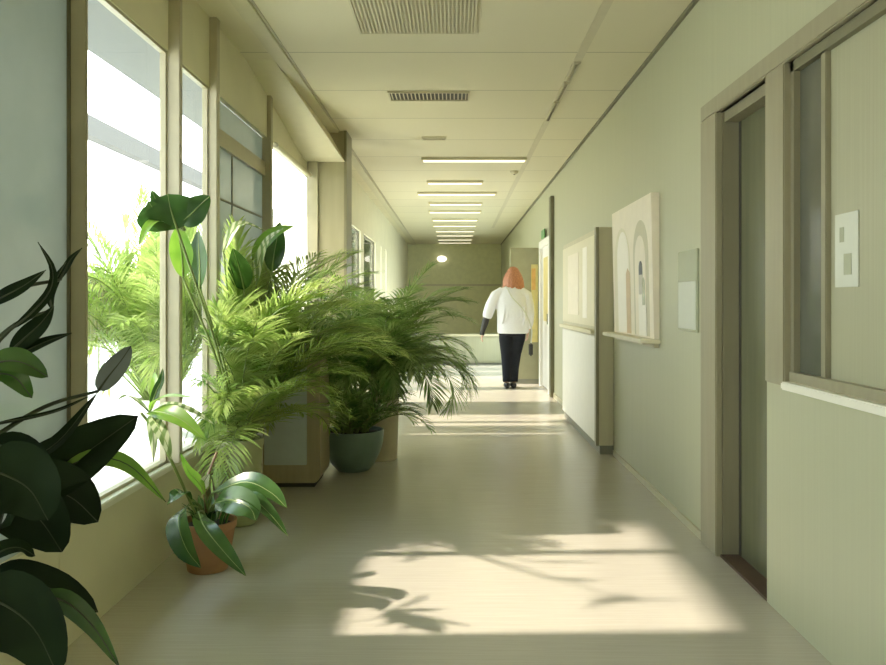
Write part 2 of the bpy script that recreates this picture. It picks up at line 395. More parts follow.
# ------------------------------------------------------------------ posters, shelf and panel unit on the right wall
def arch(y0, y1, z0, z1, n=14):
    r = (y1-y0)/2; cy = (y0+y1)/2; pts = [(y0, z0), (y1, z0)]
    for k in range(n+1):
        a = math.pi*k/n; pts.append((cy+r*math.cos(a), z1-r+r*math.sin(a)*1.0))
    return pts
po = empty('wall_poster', (XR, d(4.85), 0.99)); tag(po, 'large cream poster of two arches leaning on the wall shelf', 'poster')
pb = MB(); x0, x1 = XR-0.035, XR-0.002
pb.add([(x0,d(4.34),0.99),(x1,d(4.34),0.99),(x1,d(5.42),0.99),(x0,d(5.42),0.99),(x0-.02,d(4.34),1.90),(x1,d(4.34),1.90),(x1,d(5.42),1.90),(x0-.02,d(5.42),1.90)],
       [(0,3,2,1),(4,5,6,7),(0,1,5,4),(1,2,6,5),(2,3,7,6),(3,0,4,7)])
pb.build('board', 'poster_paper', po)
def slab(name, pts, mat, off):
    m = MB(); n = len(pts)
    f = lambda p, o: (x0-0.02*(p[1]-0.99)/0.91-o, p[0], p[1])
    m.add([f(p, off) for p in pts]+[f(p, -0.002) for p in pts], [tuple(range(n)), tuple(range(2*n-1, n-1, -1))]+[(i, n+i, n+(i+1) % n, (i+1) % n) for i in range(n)])
    m.build(name, mat, po)
slab('left_arch_border', arch(d(4.89), d(5.37), 1.0, 1.76), 'cream_panel', 0.0010)
slab('left_arch', arch(d(4.93), d(5.27), 1.0, 1.73), 'poster_white', 0.0022)
slab('left_column', [(d(4.90), 1.0), (d(5.01), 1.0), (d(5.01), 1.42), (d(4.96), 1.46), (d(4.90), 1.42)], 'poster_tan', 0.0032)
slab('right_arch_border', arch(d(4.43), d(4.80), 1.0, 1.76), 'frame_light', 0.0010)
slab('right_arch', arch(d(4.50), d(4.76), 1.0, 1.66), 'poster_paper', 0.0022)
slab('white_column', arch(d(4.50), d(4.68), 1.0, 1.34), 'poster_white', 0.0032)
slab('ink_figure', arch(d(4.56), d(4.66), 1.27, 1.48), 'poster_grey', 0.0040)
slab('ink_head', arch(d(4.57), d(4.65), 1.40, 1.49), 'poster_ink', 0.0048)
slab('ink_mark', arch(d(4.52), d(4.58), 1.20, 1.38), 'acrylic', 0.0044)
ls = empty('wall_shelf', (XR, d(4.9), 0.95)); tag(ls, 'thin cream wall shelf under the arch poster', 'shelf')
B(XR-0.12, XR, d(4.32), d(5.46), 0.962, 0.988).build('board', 'cream_panel', ls, bevel=0.004)
B(XR-0.03, XR, d(4.36), d(5.42), 0.935, 0.962).build('support_rail', 'frame_light', ls)
pu = empty('panel_unit', (1.2, d(6.5), 0)); tag(pu, 'shallow wall unit with cream upper board, ledge rail and white lower panel', 'cabinet')
UX = 1.14
B(UX+0.012, XR, d(5.60), d(7.45), 0.07, 1.82).build('body', 'frame_light', pu, bevel=0.006)
B(UX+0.02, XR, d(5.605), d(7.44), 0.0, 0.07).build('plinth', 'base_dark', pu)
B(UX, UX+0.012, d(5.74), d(7.40), 1.02, 1.77).build('upper_board', 'cream_panel', pu)
B(UX-0.035, UX+0.012, d(5.70), d(7.42), 0.96, 0.99).build('ledge_rail', 'cream_panel', pu, bevel=0.004)
B(UX, UX+0.012, d(5.72), d(7.42), 0.08, 0.94).build('lower_panel', 'white_paint', pu)
B(UX-0.012, UX+0.012, d(5.60), d(5.66), 0.07, 1.82).build('end_frame', 'frame_olive', pu)
B(UX-0.002, UX, d(6.05), d(6.25), 1.08, 1.70).build('white_strip', 'poster_white', pu)
B(UX-0.003, UX, d(6.45), d(7.05), 1.10, 1.68).build('tan_sheet', 'poster_paper', pu)
# far door with frame and a poster
d2 = empty('door_2', (XR, d(9.8), 0)); d2['kind'] = 'structure'
f = MB(); f.box(XR-0.03, XR+0.08, d(9.2), d(9.34), 0, 2.1).box(XR-0.03, XR+0.08, d(10.22), d(10.36), 0, 2.1).box(XR-0.03, XR+0.08, d(9.34), d(10.22), 2.0, 2.1)
f.build('door_frame', 'white_paint', d2)
B(XR+0.01, XR+0.05, d(9.34), d(10.22), 0.01, 2.0).build('door_leaf', 'white_paint', d2)
B(XR+0.004, XR+0.01, d(9.5), d(10.08), 0.95, 1.85).build('glass_panel', 'poster_yellow', d2)
MB().tube([(XR-0.02, d(9.44), 0.92), (XR-0.02, d(9.44), 1.06)], 0.012, 10).box(XR-0.02, XR+0.01, d(9.435), d(9.445), 0.93, 0.95).box(XR-0.02, XR+0.01, d(9.435), d(9.445), 1.03, 1.05).build('handle', 'trim_dark', d2)
pa = empty('amber_poster', (1.14, d(10.42), 0.7)); tag(pa, 'amber and yellow poster hanging at the far doorway behind the person', 'poster')
B(1.135, 1.235, d(10.445)-0.02, d(10.445)-0.008, 0.62, 1.78).build('sheet', 'poster_yellow', pa)
B(1.14, 1.20, d(10.445)-0.023, d(10.445)-0.02, 1.40, 1.72).build('picture', 'poster_amber', pa)
gs = empty('exit_sign', (XR, d(10.0), 1.86)); tag(gs, 'small green sign above the far white door', 'sign')
B(XR-0.045, XR-0.03, d(9.62), d(9.95), 2.11, 2.23).build('plate', 'sign_green', gs, bevel=0.003)

# ------------------------------------------------------------------ things on the ceiling
vg = 'slotted air vents in the ceiling'
def vent(name, label, x0, x1, y0, y1, n, axis='x', cat='vent', fm='vent_light', bk='vent_dark', th=0.014):
    t = empty(name, ((x0+x1)/2, (y0+y1)/2, CEIL)); tag(t, label, cat)
    z = CEIL
    B(x0+0.006, x1-0.006, y0+0.006, y1-0.006, z-0.004, z-0.0005).build('backing', bk, t)
    b_ = 0.012
    MB().box(x0, x1, y0, y0+b_, z-th, z).box(x0, x1, y1-b_, y1, z-th, z).box(x0, x0+b_, y0+b_, y1-b_, z-th, z).box(x1-b_, x1, y0+b_, y1-b_, z-th, z).build('frame', fm, t)
    s = MB()
    if n == 9:
        for k in range(n):
            yy = y0+b_+(y1-y0-2*b_)*(k+0.5)/n; B(x0+b_, x1-b_, yy-0.006, yy+0.006, z-th+0.002, z-0.004).build('slat', fm, t)
        return t
    for k in range(n):
        if axis == 'x':
            xx = x0+b_+(x1-x0-2*b_)*(k+0.5)/n; s.box(xx-0.004, xx+0.004, y0+b_, y1-b_, z-th+0.002, z-0.004)
        else:
            yy = y0+b_+(y1-y0-2*b_)*(k+0.5)/n; s.box(x0+b_, x1-b_, yy-0.004, yy+0.004, z-th+0.002, z-0.004)
    s.build('slats', fm, t); return t
gm = vent('ceiling_grille', 'large square perforated air grille in the ceiling nearest the camera', -0.56, 0.12, d(3.3), d(4.12), 30, bk='cabinet_brown', cat='grille')
g2 = MB()
for k in range(34): yy = d(3.3)+0.02+(d(0.82)-0.04)*k/33; g2.box(-0.55, 0.11, yy-0.004, yy+0.004, CEIL-0.011, CEIL-0.005)
g2.build('cross_slats', 'vent_light', gm)
vent('ceiling_vent', 'wide slotted ceiling vent behind the square grille', -0.51, 0.11, d(5.28), d(5.50), 20)
vent('ceiling_vent', 'small narrow dark vent between the slotted vent and the first light bar', -0.32, -0.08, d(6.72), d(6.82), 3, 'y')
for (a, b_, lab) in ((4.62, 5.0, 'nearest'), (5.05, 5.5, 'middle'), (5.55, 6.1, 'farthest')):
    vent('slot_diffuser', 'black slotted diffuser in the right ceiling strip, %s of the three' % lab, 0.785, 0.83, d(a), d(b_), 9, 'y')
sn = empty('smoke_detector', (0.72, d(8.5), CEIL)); tag(sn, 'small round detector on the ceiling near the right edge', 'detector')
MB().lathe([(0.05, 0), (0.05, -0.015), (0.035, -0.035), (0.012, -0.04)], (0.72, d(8.5), CEIL), 24).build('body', 'vent_light', sn, auto=0.5)
MB().lathe([(0.012, -0.04), (0.010, -0.045)], (0.72, d(8.5), CEIL), 16).build('sensor', 'vent_dark', sn)
bars = [(7.73, -0.35, 0.77), (9.2, -0.35, 0.35), (10.15, -0.53, 0.58), (11.2, -0.40, 0.42), (12.2, -0.44, 0.44), (13.4, -0.42, 0.42), (14.4, -0.44, 0.42), (15.5, -0.42, 0.42), (16.5, -0.42, 0.42), (17.6, -0.42, 0.42), (18.5, -0.42, 0.42)]
words = ['first and widest', 'second', 'third, wider', 'fourth', 'fifth', 'sixth', 'seventh', 'eighth', 'ninth', 'tenth', 'eleventh and last']
for (z, xa, xb), wd in zip(bars, words):
    t = empty('ceiling_light', ((xa+xb)/2, d(z), CEIL)); tag(t, 'glowing crosswise ceiling light bar, %s from the camera' % wd, 'light', 'light bars across the ceiling')
    B(xa-0.02, xb+0.02, d(z)-0.05, d(z)+0.07, CEIL-0.03, CEIL).build('housing', 'housing', t, bevel=0.004)
    B(xa, xb, d(z)-0.04, d(z)+0.06, CEIL-0.038, CEIL-0.030).build('diffuser', 'lamp_bar', t)
rl = empty('wall_lamp', (-0.36, YE, 2.40)); tag(rl, 'small round glowing lamp high on the end wall', 'lamp')
MB().tube([(-0.36, YE, 2.40), (-0.36, YE-0.05, 2.40)], 0.08, 24).build('base', 'housing', rl, auto=0.6)
MB().ball((-0.36, YE-0.07, 2.40), (0.13, 0.06, 0.085), 24, 14).build('shade', 'lamp_round', rl, smooth=True)

# ------------------------------------------------------------------ low cabinet at the column
cb = empty('recycling_cabinet', (-1.07, d(4.8), 0)); tag(cb, 'waist-high brown cabinet with pale front panel beside the palms', 'cabinet')
m = MB(); r_ = 0.05; xa, xb = -1.262, -0.887; pts = [(xa, 0.03), (xb-r_, 0.03)]
for k in range(7): a = -math.pi/2+math.pi/2*k/6; pts.append((xb-r_+r_*math.cos(a), 0.03+r_+r_*math.sin(a)))
pts += [(xb, 1.0), (xa, 1.0)]
m.prism(pts, 'y', d(4.6), d(4.95)); m.build('body', 'cabinet_brown', cb)
B(xa+0.01, xb-0.085, d(4.6)-0.012, d(4.6), 0.15, 0.95).build('front_panel', 'cabinet_inset', cb, bevel=0.004)
B(xa+0.02, xb-0.04, d(4.62), d(4.93), 0.0, 0.03).build('plinth', 'vent_dark', cb)
B(xa-0.005, xb+0.005, d(4.6)-0.015, d(4.95)+0.005, 1.0, 1.02).build('lid', 'cabinet_brown', cb, bevel=0.005)

# ------------------------------------------------------------------ plants
GX = XL+0.04
YMIN = None; XR2 = None
def soft(p):
    if XR2:
        lo, hi = XR2; c_ = (lo+hi)/2; h = (hi-lo)/2
        return Vector((c_+h*math.tanh((p.x-c_)/h), p.y, p.z))
    if YMIN is not None and p.y < YMIN+0.2: p = Vector((p.x, YMIN+0.2*math.exp((p.y-YMIN-0.2)/0.2), p.z))
    if p.x < GX+0.25: p = Vector((GX+0.25*math.exp((p.x-GX-0.25)/0.25), p.y, p.z))
    return p
def spline(P, n):
    P = [Vector(p) for p in P]; P = [2*P[0]-P[1]]+P+[2*P[-1]-P[-2]]; out = []
    seg = len(P)-3
    for i in range(n+1):
        t = i/n*seg; k = min(int(t), seg-1); t -= k
        a, b_, c_, e = P[k:k+4]
        out.append(0.5*((2*b_)+(c_-a)*t+(2*a-5*b_+4*c_-e)*t*t+(3*b_-a-3*c_+e)*t*t*t))
    return out
def blade(mb, pts, width, up, fold=0.25, prof=None, cols=4, wave=0.0, thick=False):
    """a leaf blade along pts; prof(t) = relative half width"""
    n = len(pts)-1; prof = prof or (lambda t: math.sin(math.pi*min(1, t**0.8))**0.8)
    up = Vector(up); base = len(mb.v); ph = random.random()*6
    for i, p in enumerate(pts):
        dd = (pts[min(i+1, n)]-pts[max(i-1, 0)]).normalized()
        s = dd.cross(up)
        if s.length < 1e-4: s = dd.orthogonal()
        s.normalize(); nn = s.cross(dd).normalized()
        t = i/n; hw = width*0.5*max(prof(t), 0.015)
        for k in range(cols+1):
            u = -1+2*k/cols
            mb.v.append(p+s*hw*u+nn*(hw*abs(u)*fold+wave*hw*math.sin(9*t+ph)*abs(u)*(1 if u > 0 else -1)))
    for i in range(n):
        for k in range(cols):
            a = base+i*(cols+1)+k; mb.face((a, a+1, a+cols+2, a+cols+1))
def frond(p0, az, elev, L, droop, lw=0.016, ll=0.3, nleaf=26, bare=0.3, lift=0.25, clampx=True):
    """a pinnate palm frond: rachis tube with two rows of narrow leaflets; returns MB (0 stem, 1 leaf)"""
    mb = MB(); n = 22; p = Vector(p0); pts = [p.copy()]; dirs = []
    e = elev; da = random.uniform(-0.25, 0.25)
    for i in range(n):
        t = i/n
        dv = Vector((math.cos(az+da*t)*math.cos(e), math.sin(az+da*t)*math.cos(e), math.sin(e))); dirs.append(dv)
        p = p+dv*L/n; pts.append(p.copy()); e -= droop/n*(0.35+1.3*t)
    dirs.append(dirs[-1])
    if clampx: pts = [soft(q) for q in pts]
    mb.mi = 0; mb.tube(pts, [0.0075*(1-0.8*i/n) for i in range(n+1)], 5)
    mb.mi = 1
    for j in range(nleaf):
        t = bare+(1-bare)*(j+0.5)/nleaf; f = t*n; i = min(int(f), n-1); q = pts[i].lerp(pts[i+1], f-i); dv = (pts[i+1]-pts[i]).normalized()
        side = dv.cross(Vector((0, 0, 1))).normalized(); up = side.cross(dv)
        s_ = (t-bare)/(1-bare); length = ll*(0.35+0.65*math.sin(math.pi*min(1, 0.18+0.80*s_)))*random.uniform(0.85, 1.1)
        ang = R(62-34*s_)
        for sg in (-1, 1):
            ld = (dv*math.cos(ang)+side*sg*math.sin(ang)+up*lift*random.uniform(0.5, 1.3)+Vector((random.uniform(-.1, .1), random.uniform(-.1, .1), random.uniform(-.08, .08)))).normalized()
            P = [q]; c_ = q.copy(); dd = ld.copy()
            for k in range(4):
                c_ = c_+dd*length/4; P.append(c_.copy()); dd = (dd+Vector((0, 0, -0.16))).normalized()
            if clampx: P = [soft(x) for x in P]
            blade(mb, P, lw*random.uniform(0.8, 1.2), up+Vector((0, 0, .01)), 0.3, lambda t: (0.35+1.3*t if t < 0.5 else 2*(1-t))*1.0 if t > 0 else 0.35, 2)
    return mb
def pot(name, prof, loc, mat, parent, rimz, rin):
    m = MB().lathe(prof, loc, 48); o = m.build(name, mat, parent, auto=0.5)
    MB().lathe([(rin, rimz-0.04), (rin*0.98, rimz-0.025), (0.02, rimz-0.015)], loc, 32).build('soil', 'soil', o, smooth=True)
    return o
def leaf_obj(parent, ctrl, width, mat, up=(0, 0, 1), fold=0.25, prof=None, stem=None, name='leaf', n=14, wave=0.04, clampx=True, sr=0.006, mats=None):
    mb = MB()
    if stem:
        sp_ = spline(stem, 12)
        if clampx: sp_ = [soft(p) for p in sp_]
        mb.mi = 0; mb.tube(sp_, [sr*(1-0.4*i/12) for i in range(13)], 6)
    pts = spline(ctrl, n)
    if clampx: pts = [soft(p) for p in pts]
    mb.mi = 0; mb.tube(pts, [max(0.0012, sr*0.6*(1-i/n)) for i in range(n+1)], 5)
    mb.mi = 1; blade(mb, pts, width, up, fold, prof, 6, wave)
    return mb.build(name, [mats or 'stem_green', mat], parent, smooth=True)

# --- big bright areca palm by the window
PX, PY = -1.19, d(3.86); YMIN = d(3.60)
ar = empty('areca_palm', (PX, PY, 0)); tag(ar, 'big bright yellow-green feathery palm in front of the tall windows', 'palm')
pot('planter', [(0.085, 0), (0.095, 0.008), (0.128, 0.42), (0.134, 0.44), (0.134, 0.47), (0.12, 0.47), (0.116, 0.43)], (PX, PY, 0), 'olive_glaze', ar, 0.47, 0.117)
rs = random.Random(3)
for k in range(102):
    random.seed(100+k)
    az = 2*math.pi*(k*0.381966)+rs.uniform(-.25, .25)
    if k >= 36 and math.sin(az) < -0.2 and k % 3: az = -az            # most fronds arch away from the camera
    p0 = Vector((PX+0.07*math.cos(az)*rs.random(), PY+0.07*math.sin(az)*rs.random(), 0.45))
    if k < 36:
        el, L, dr, ll, bare, nl = R(rs.uniform(25, 72)), rs.uniform(0.5, 0.9), R(rs.uniform(50, 115)), 0.23, 0.2, 28
    else:
        lvl = (k-36)/55
        el, L, dr, ll, bare, nl = R(88-26*lvl+rs.uniform(-5, 5)), rs.uniform(1.0, 1.34), R(rs.uniform(50, 125)), 0.29, 0.34, 34
    YMIN = d(2.95) if k < 36 else d(3.60)
    if k >= 92: YMIN, az, el, L, dr, bare = d(3.2), R(rs.uniform(235, 300)), R(rs.uniform(66, 86)), rs.uniform(0.75, 1.0), R(rs.uniform(50, 100)), 0.25
    fr = frond(p0, az, el, L, dr, lw=0.0125, ll=ll, nleaf=nl, bare=bare)
    fr.build('frond', ['stem_green', 'palm_bright' if k % 7 else 'palm_mid'], ar)

YMIN = None
# --- young palm in a white trough outside on the terrace
OX, OY = -1.79, d(4.22); XR2 = (-2.04, -1.50)
op = empty('terrace_palm', (OX, OY, 0.42)); tag(op, 'feathery sunlit palm outside the first tall window, on the terrace', 'palm')
pot('planter', [(0.10, 0), (0.11, 0.008), (0.14, 0.2), (0.145, 0.22), (0.13, 0.22), (0.125, 0.19)], (OX, OY, 0.42), 'ext_white', op, 0.22, 0.125)
rs = random.Random(31)
for k in range(72):
    random.seed(800+k)
    az = 2*math.pi*(k*0.381966)+rs.uniform(-.25, .25)
    p0 = (OX+0.06*math.cos(az)*rs.random(), OY+0.06*math.sin(az)*rs.random(), 0.6)
    frond(p0, az, R(rs.uniform(45, 89)), rs.uniform(0.75, 1.55), R(rs.uniform(35, 110)), lw=0.0125, ll=0.26, nleaf=30, bare=0.25).build('frond', ['stem_green', 'palm_bright'], op)
XR2 = None

# --- bushy palm in the teal bowl pot
TX, TY = -0.74, d(5.08)
tp = empty('parlour_palm', (TX, TY, 0)); tag(tp, 'dense bushy palm in the round teal pot on the floor', 'palm')
pot('pot', [(0.10, 0), (0.115, 0.006), (0.155, 0.05), (0.195, 0.13), (0.218, 0.21), (0.224, 0.285), (0.222, 0.295), (0.208, 0.295), (0.205, 0.25)], (TX, TY, 0), 'teal_glaze', tp, 0.295, 0.205)
rs = random.Random(11)
for k in range(56):
    random.seed(300+k)
    az = 2*math.pi*(k*0.381966)+rs.uniform(-.3, .3); small = k < 30
    L = rs.uniform(0.36, 0.62) if small else rs.uniform(0.8, 1.15)
    el = R(rs.uniform(40, 85)) if small else R(rs.uniform(72, 89))
    p0 = (TX+0.12*math.cos(az)*rs.random(), TY+0.12*math.sin(az)*rs.random(), 0.27)
    frond(p0, az, el, L, R(70+40*rs.random()), lw=0.016, ll=0.16 if small else 0.26, nleaf=18 if small else 24, bare=0.06 if small else 0.42).build('frond', ['stem_green', 'palm_mid'], tp)

# --- drooping palm in the beige planter behind it
QX, QY = -0.585, d(5.45)
qp = empty('kentia_palm', (QX, QY, 0)); tag(qp, 'drooping dark green palm in the tall beige planter behind the teal pot', 'palm')
pot('planter', [(0.125, 0), (0.135, 0.008), (0.150, 0.47), (0.156, 0.49), (0.156, 0.51), (0.142, 0.51), (0.138, 0.46)], (QX, QY, 0), 'beige_stone', qp, 0.51, 0.138)
rs = random.Random(21)
for k in range(64):
    random.seed(500+k)
    az = 2*math.pi*(k*0.381966)+rs.uniform(-.3, .3); lvl = k/63
    el = R(89-24*lvl+rs.uniform(-5, 5)); L = rs.uniform(0.98, 1.2)*(1-.14*lvl)
    p0 = (QX+0.08*math.cos(az)*rs.random(), QY+0.08*math.sin(az)*rs.random(), 0.48)
    if k % 5 == 1: el, L, lvl = R(rs.uniform(78, 90)), rs.uniform(1.0, 1.18), 0.1
    if k % 4 == 3: el, L = R(rs.uniform(50, 62)), rs.uniform(.8, .95)
    frond(p0, az, el, L, R((38 if k % 5 == 1 else 75)+90*lvl+rs.uniform(0, 50)), lw=0.014, ll=0.27, nleaf=34, bare=0.3, lift=0.15).build('frond', ['stem_green', 'palm_mid'], qp)

# --- broad-leaved plant in the terracotta pot
LX, LY = -1.13, d(3.2)
lp = empty('peace_lily', (LX, LY, 0)); tag(lp, 'terracotta pot on the floor with broad dark leaves and a tall striped-leaf stalk', 'plant')
pot('pot', [(0.085, 0), (0.09, 0.004), (0.122, 0.19), (0.128, 0.195), (0.130, 0.225), (0.118, 0.225), (0.112, 0.19)], (LX, LY, 0), 'terracotta', lp, 0.225, 0.114)
c0 = Vector((LX, LY, 0.2)); z = 3.02
lance = lambda t: math.sin(math.pi*min(1, t**0.75))**0.75
def ly(ctrl, w_, mat='leaf_deep', up=(0, 0, 1), **k):
    P = [at(*q) for q in ctrl]
    leaf_obj(lp, P, w_, mat, up, stem=[c0+Vector((random.uniform(-.04, .04), random.uniform(-.04, .04), 0)), (c0+P[0])/2+Vector((0, 0, .03)), P[0]], **k)
ly([(212, 493, 3.0), (245, 482, 2.95), (270, 492, 2.9), (287, 508, 2.85)], 0.10, up=(0.1, -0.7, 1))
ly([(222, 498, 2.95), (248, 497, 2.85), (268, 512, 2.8), (288, 536, 2.75)], 0.075, up=(0.2, -0.5, 1))
ly([(215, 503, 2.95), (232, 500, 2.85), (250, 508, 2.8), (256, 521, 2.78)], 0.12, up=(0, -1, .6))
ly([(198, 512, 2.9), (205, 528, 2.75), (225, 553, 2.68), (246, 576, 2.62)], 0.085, up=(0.6, -1, .5))
ly([(188, 505, 2.92), (178, 520, 2.8), (186, 548, 2.74), (201, 568, 2.7)], 0.11, up=(-0.4, -1, .4))
ly([(190, 500, 3.0), (180, 492, 2.95), (170, 497, 2.9), (158, 505, 2.9)], 0.07, up=(0, -.5, 1))
ly([(205, 495, 3.0), (198, 482, 2.98), (186, 470, 2.96), (176, 452, 2.95)], 0.05, 'leaf_fresh', up=(1, -.6, .2))
ly([(222, 495, 3.05), (238, 478, 3.1), (262, 480, 3.15), (280, 498, 3.15)], 0.06, 'leaf_fresh', up=(0, 0, 1))
for k in range(14):
    a = k*2.4; r = 0.05+0.05*random.random(); q = c0+Vector((r*math.cos(a), r*math.sin(a), 0.0))
    leaf_obj(lp, [q, q+Vector((.03*math.cos(a), .03*math.sin(a), .07)), q+Vector((.11*math.cos(a), .11*math.sin(a), .11))], 0.035, 'leaf_deep', name='leaf', n=8)
MB().tube(spline([c0, at(205, 488, 3.05), at(210, 470, 3.08), at(217, 452, 3.1)], 12), [0.008]*6+[0.006]*7, 7).build('stalk', 'stem_brown', lp, smooth=True)
leaf_obj(lp, [at(203, 490, 3.02), at(204, 482, 3.0), at(209, 474, 2.98)], 0.045, 'poster_white', (0.3, -1, 0), name='spathe', n=8)

# --- tall plant with paddle leaves behind the palm
SX, SY = -1.21, d(3.95)
st = empty('strelitzia', (SX, SY, 0)); tag(st, 'tall paddle-leaved plant rising above the bright palm at the window', 'plant')
pot('planter', [(0.08, 0), (0.09, 0.008), (0.115, 0.27), (0.12, 0.30), (0.108, 0.30), (0.104, 0.26)], (SX, SY, 0), 'beige_stone', st, 0.30, 0.105)
s0 = Vector((SX, SY, 0.28))
def sl(ctrl, w_, mat='leaf_deep', up=(0, -1, .3), bend=None, short=False, **k):
    P = [at(*q) for q in ctrl]
    mid = (s0+P[0])/2 + Vector(bend or (0, 0, .1))
    if short:
        leaf_obj(st, P, w_, mat, up, stem=[CR, (CR+P[0])/2, P[0]], sr=0.007, **k); return
    leaf_obj(st, P, w_, mat, up, stem=[s0+Vector((random.uniform(-.05, .05), random.uniform(-.05, .05), 0)), mid, P[0]], sr=0.009, **k)
paddle = lambda t: (min(1, t*4)**0.6)*(min(1, (1-t)*3.2)**0.55)
CR = at(184, 230, 2.88)
oar = lambda t: (math.sin(math.pi*min(1, t**0.75)))**0.62
sl([(176, 229, 2.84), (171, 217, 2.83), (167, 206, 2.82), (164, 194, 2.82)], 0.28, up=(0.1, -1, -0.1), prof=oar, fold=0.06)
sl([(180, 223, 2.84), (191, 214, 2.83), (200, 205, 2.82), (210, 196, 2.82)], 0.11, up=(-0.1, -1, -.1), prof=oar, fold=0.06, short=True)
sl([(172, 223, 2.84), (156, 220, 2.83), (142, 211, 2.82), (129, 201, 2.80)], 0.09, up=(0.1, -1, .2), prof=oar, short=True, fold=0.06)
sl([(168, 218, 2.84), (157, 211, 2.83), (146, 202, 2.82), (136, 190, 2.81)], 0.06, up=(.2, -1, 0), prof=oar, short=True, fold=0.06)
sl([(166, 224, 2.86), (146, 221, 2.82), (130, 228, 2.78), (118, 246, 2.72)], 0.05, 'leaf_fresh', up=(0, -.6, 1), short=True)
sl([(176, 278, 3.05), (174, 256, 3.05), (171, 240, 3.03), (170, 224, 3.02)], 0.10, 'leaf_fresh', up=(.2, -1, 0))
sl([(193, 288, 3.25), (193, 264, 3.25), (191, 247, 3.25), (190, 230, 3.25)], 0.09, 'leaf_deep', up=(-.2, -1, 0))
sl([(205, 252, 3.75), (228, 228, 3.8), (245, 224, 3.85), (268, 232, 3.9)], 0.07, 'leaf_striped', up=(0, -.5, 1))
sl([(250, 260, 4.0), (262, 244, 4.0), (276, 232, 4.0), (294, 226, 4.0)], 0.08, 'leaf_fresh', up=(.3, -1, .4))
sl([(272, 272, 4.1), (274, 255, 4.1), (277, 238, 4.1), (280, 222, 4.1)], 0.12, 'leaf_deep', up=(.2, -1, 0))
sl([(240, 290, 3.9), (236, 275, 3.85), (232, 262, 3.8), (226, 248, 3.75)], 0.13, 'leaf_deep', up=(.2, -1, 0))
sl([(255, 285, 4.0), (258, 262, 4.0), (268, 240, 3.95), (284, 228, 3.9)], 0.05, 'leaf_striped', up=(.3, -.8, .6))

# --- dark plant in the near left corner
FX, FY = -0.98, d(1.42)
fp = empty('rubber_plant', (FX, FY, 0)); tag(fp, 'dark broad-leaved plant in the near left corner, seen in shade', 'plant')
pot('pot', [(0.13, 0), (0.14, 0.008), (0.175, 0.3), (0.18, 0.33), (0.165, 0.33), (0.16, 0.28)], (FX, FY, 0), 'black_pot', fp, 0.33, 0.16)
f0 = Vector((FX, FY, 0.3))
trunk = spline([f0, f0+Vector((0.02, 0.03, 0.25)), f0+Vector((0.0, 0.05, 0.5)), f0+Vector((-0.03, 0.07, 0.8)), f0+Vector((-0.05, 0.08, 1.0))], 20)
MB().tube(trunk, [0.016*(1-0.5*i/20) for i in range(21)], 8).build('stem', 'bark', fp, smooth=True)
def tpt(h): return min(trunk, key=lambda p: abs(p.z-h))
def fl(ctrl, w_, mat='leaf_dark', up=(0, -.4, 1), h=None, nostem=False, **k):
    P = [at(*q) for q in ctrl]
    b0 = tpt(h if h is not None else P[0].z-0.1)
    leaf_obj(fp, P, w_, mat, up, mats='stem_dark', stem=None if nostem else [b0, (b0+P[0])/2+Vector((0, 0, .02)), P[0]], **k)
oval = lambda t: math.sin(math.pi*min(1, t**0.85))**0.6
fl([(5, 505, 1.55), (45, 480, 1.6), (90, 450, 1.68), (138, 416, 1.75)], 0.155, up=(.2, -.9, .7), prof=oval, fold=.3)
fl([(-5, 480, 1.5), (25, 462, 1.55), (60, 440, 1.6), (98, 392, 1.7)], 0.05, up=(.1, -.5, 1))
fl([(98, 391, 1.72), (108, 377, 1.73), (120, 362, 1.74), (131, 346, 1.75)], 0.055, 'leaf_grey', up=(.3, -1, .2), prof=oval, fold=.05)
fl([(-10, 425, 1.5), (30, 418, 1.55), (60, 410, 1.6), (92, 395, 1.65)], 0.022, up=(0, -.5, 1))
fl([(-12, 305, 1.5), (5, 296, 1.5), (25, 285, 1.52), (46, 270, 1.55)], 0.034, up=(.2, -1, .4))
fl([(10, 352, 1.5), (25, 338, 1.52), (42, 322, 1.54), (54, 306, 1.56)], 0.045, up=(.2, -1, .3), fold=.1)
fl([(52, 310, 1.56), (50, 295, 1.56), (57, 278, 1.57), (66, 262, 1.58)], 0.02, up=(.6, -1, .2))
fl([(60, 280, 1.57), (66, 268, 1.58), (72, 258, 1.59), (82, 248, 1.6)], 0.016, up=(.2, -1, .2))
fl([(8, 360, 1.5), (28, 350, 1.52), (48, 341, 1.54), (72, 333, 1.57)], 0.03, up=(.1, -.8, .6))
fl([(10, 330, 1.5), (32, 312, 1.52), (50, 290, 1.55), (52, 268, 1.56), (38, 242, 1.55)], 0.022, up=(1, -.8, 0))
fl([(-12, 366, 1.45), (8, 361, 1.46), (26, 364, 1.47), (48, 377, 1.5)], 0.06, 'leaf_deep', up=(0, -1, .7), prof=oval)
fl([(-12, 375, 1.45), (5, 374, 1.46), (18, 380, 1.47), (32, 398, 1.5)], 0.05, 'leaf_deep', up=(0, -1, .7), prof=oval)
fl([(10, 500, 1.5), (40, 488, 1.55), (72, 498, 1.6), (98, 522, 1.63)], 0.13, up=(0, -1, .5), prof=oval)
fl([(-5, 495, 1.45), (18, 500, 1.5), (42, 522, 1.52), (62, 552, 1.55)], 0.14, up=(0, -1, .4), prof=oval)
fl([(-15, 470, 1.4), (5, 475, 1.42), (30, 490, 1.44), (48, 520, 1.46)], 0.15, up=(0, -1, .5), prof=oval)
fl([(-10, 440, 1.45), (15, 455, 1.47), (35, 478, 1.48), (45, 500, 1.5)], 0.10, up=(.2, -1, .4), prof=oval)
fl([(-20, 590, 1.4), (15, 582, 1.42), (55, 590, 1.46), (98, 612, 1.5)], 0.10, up=(0, -.7, 1), prof=oval)
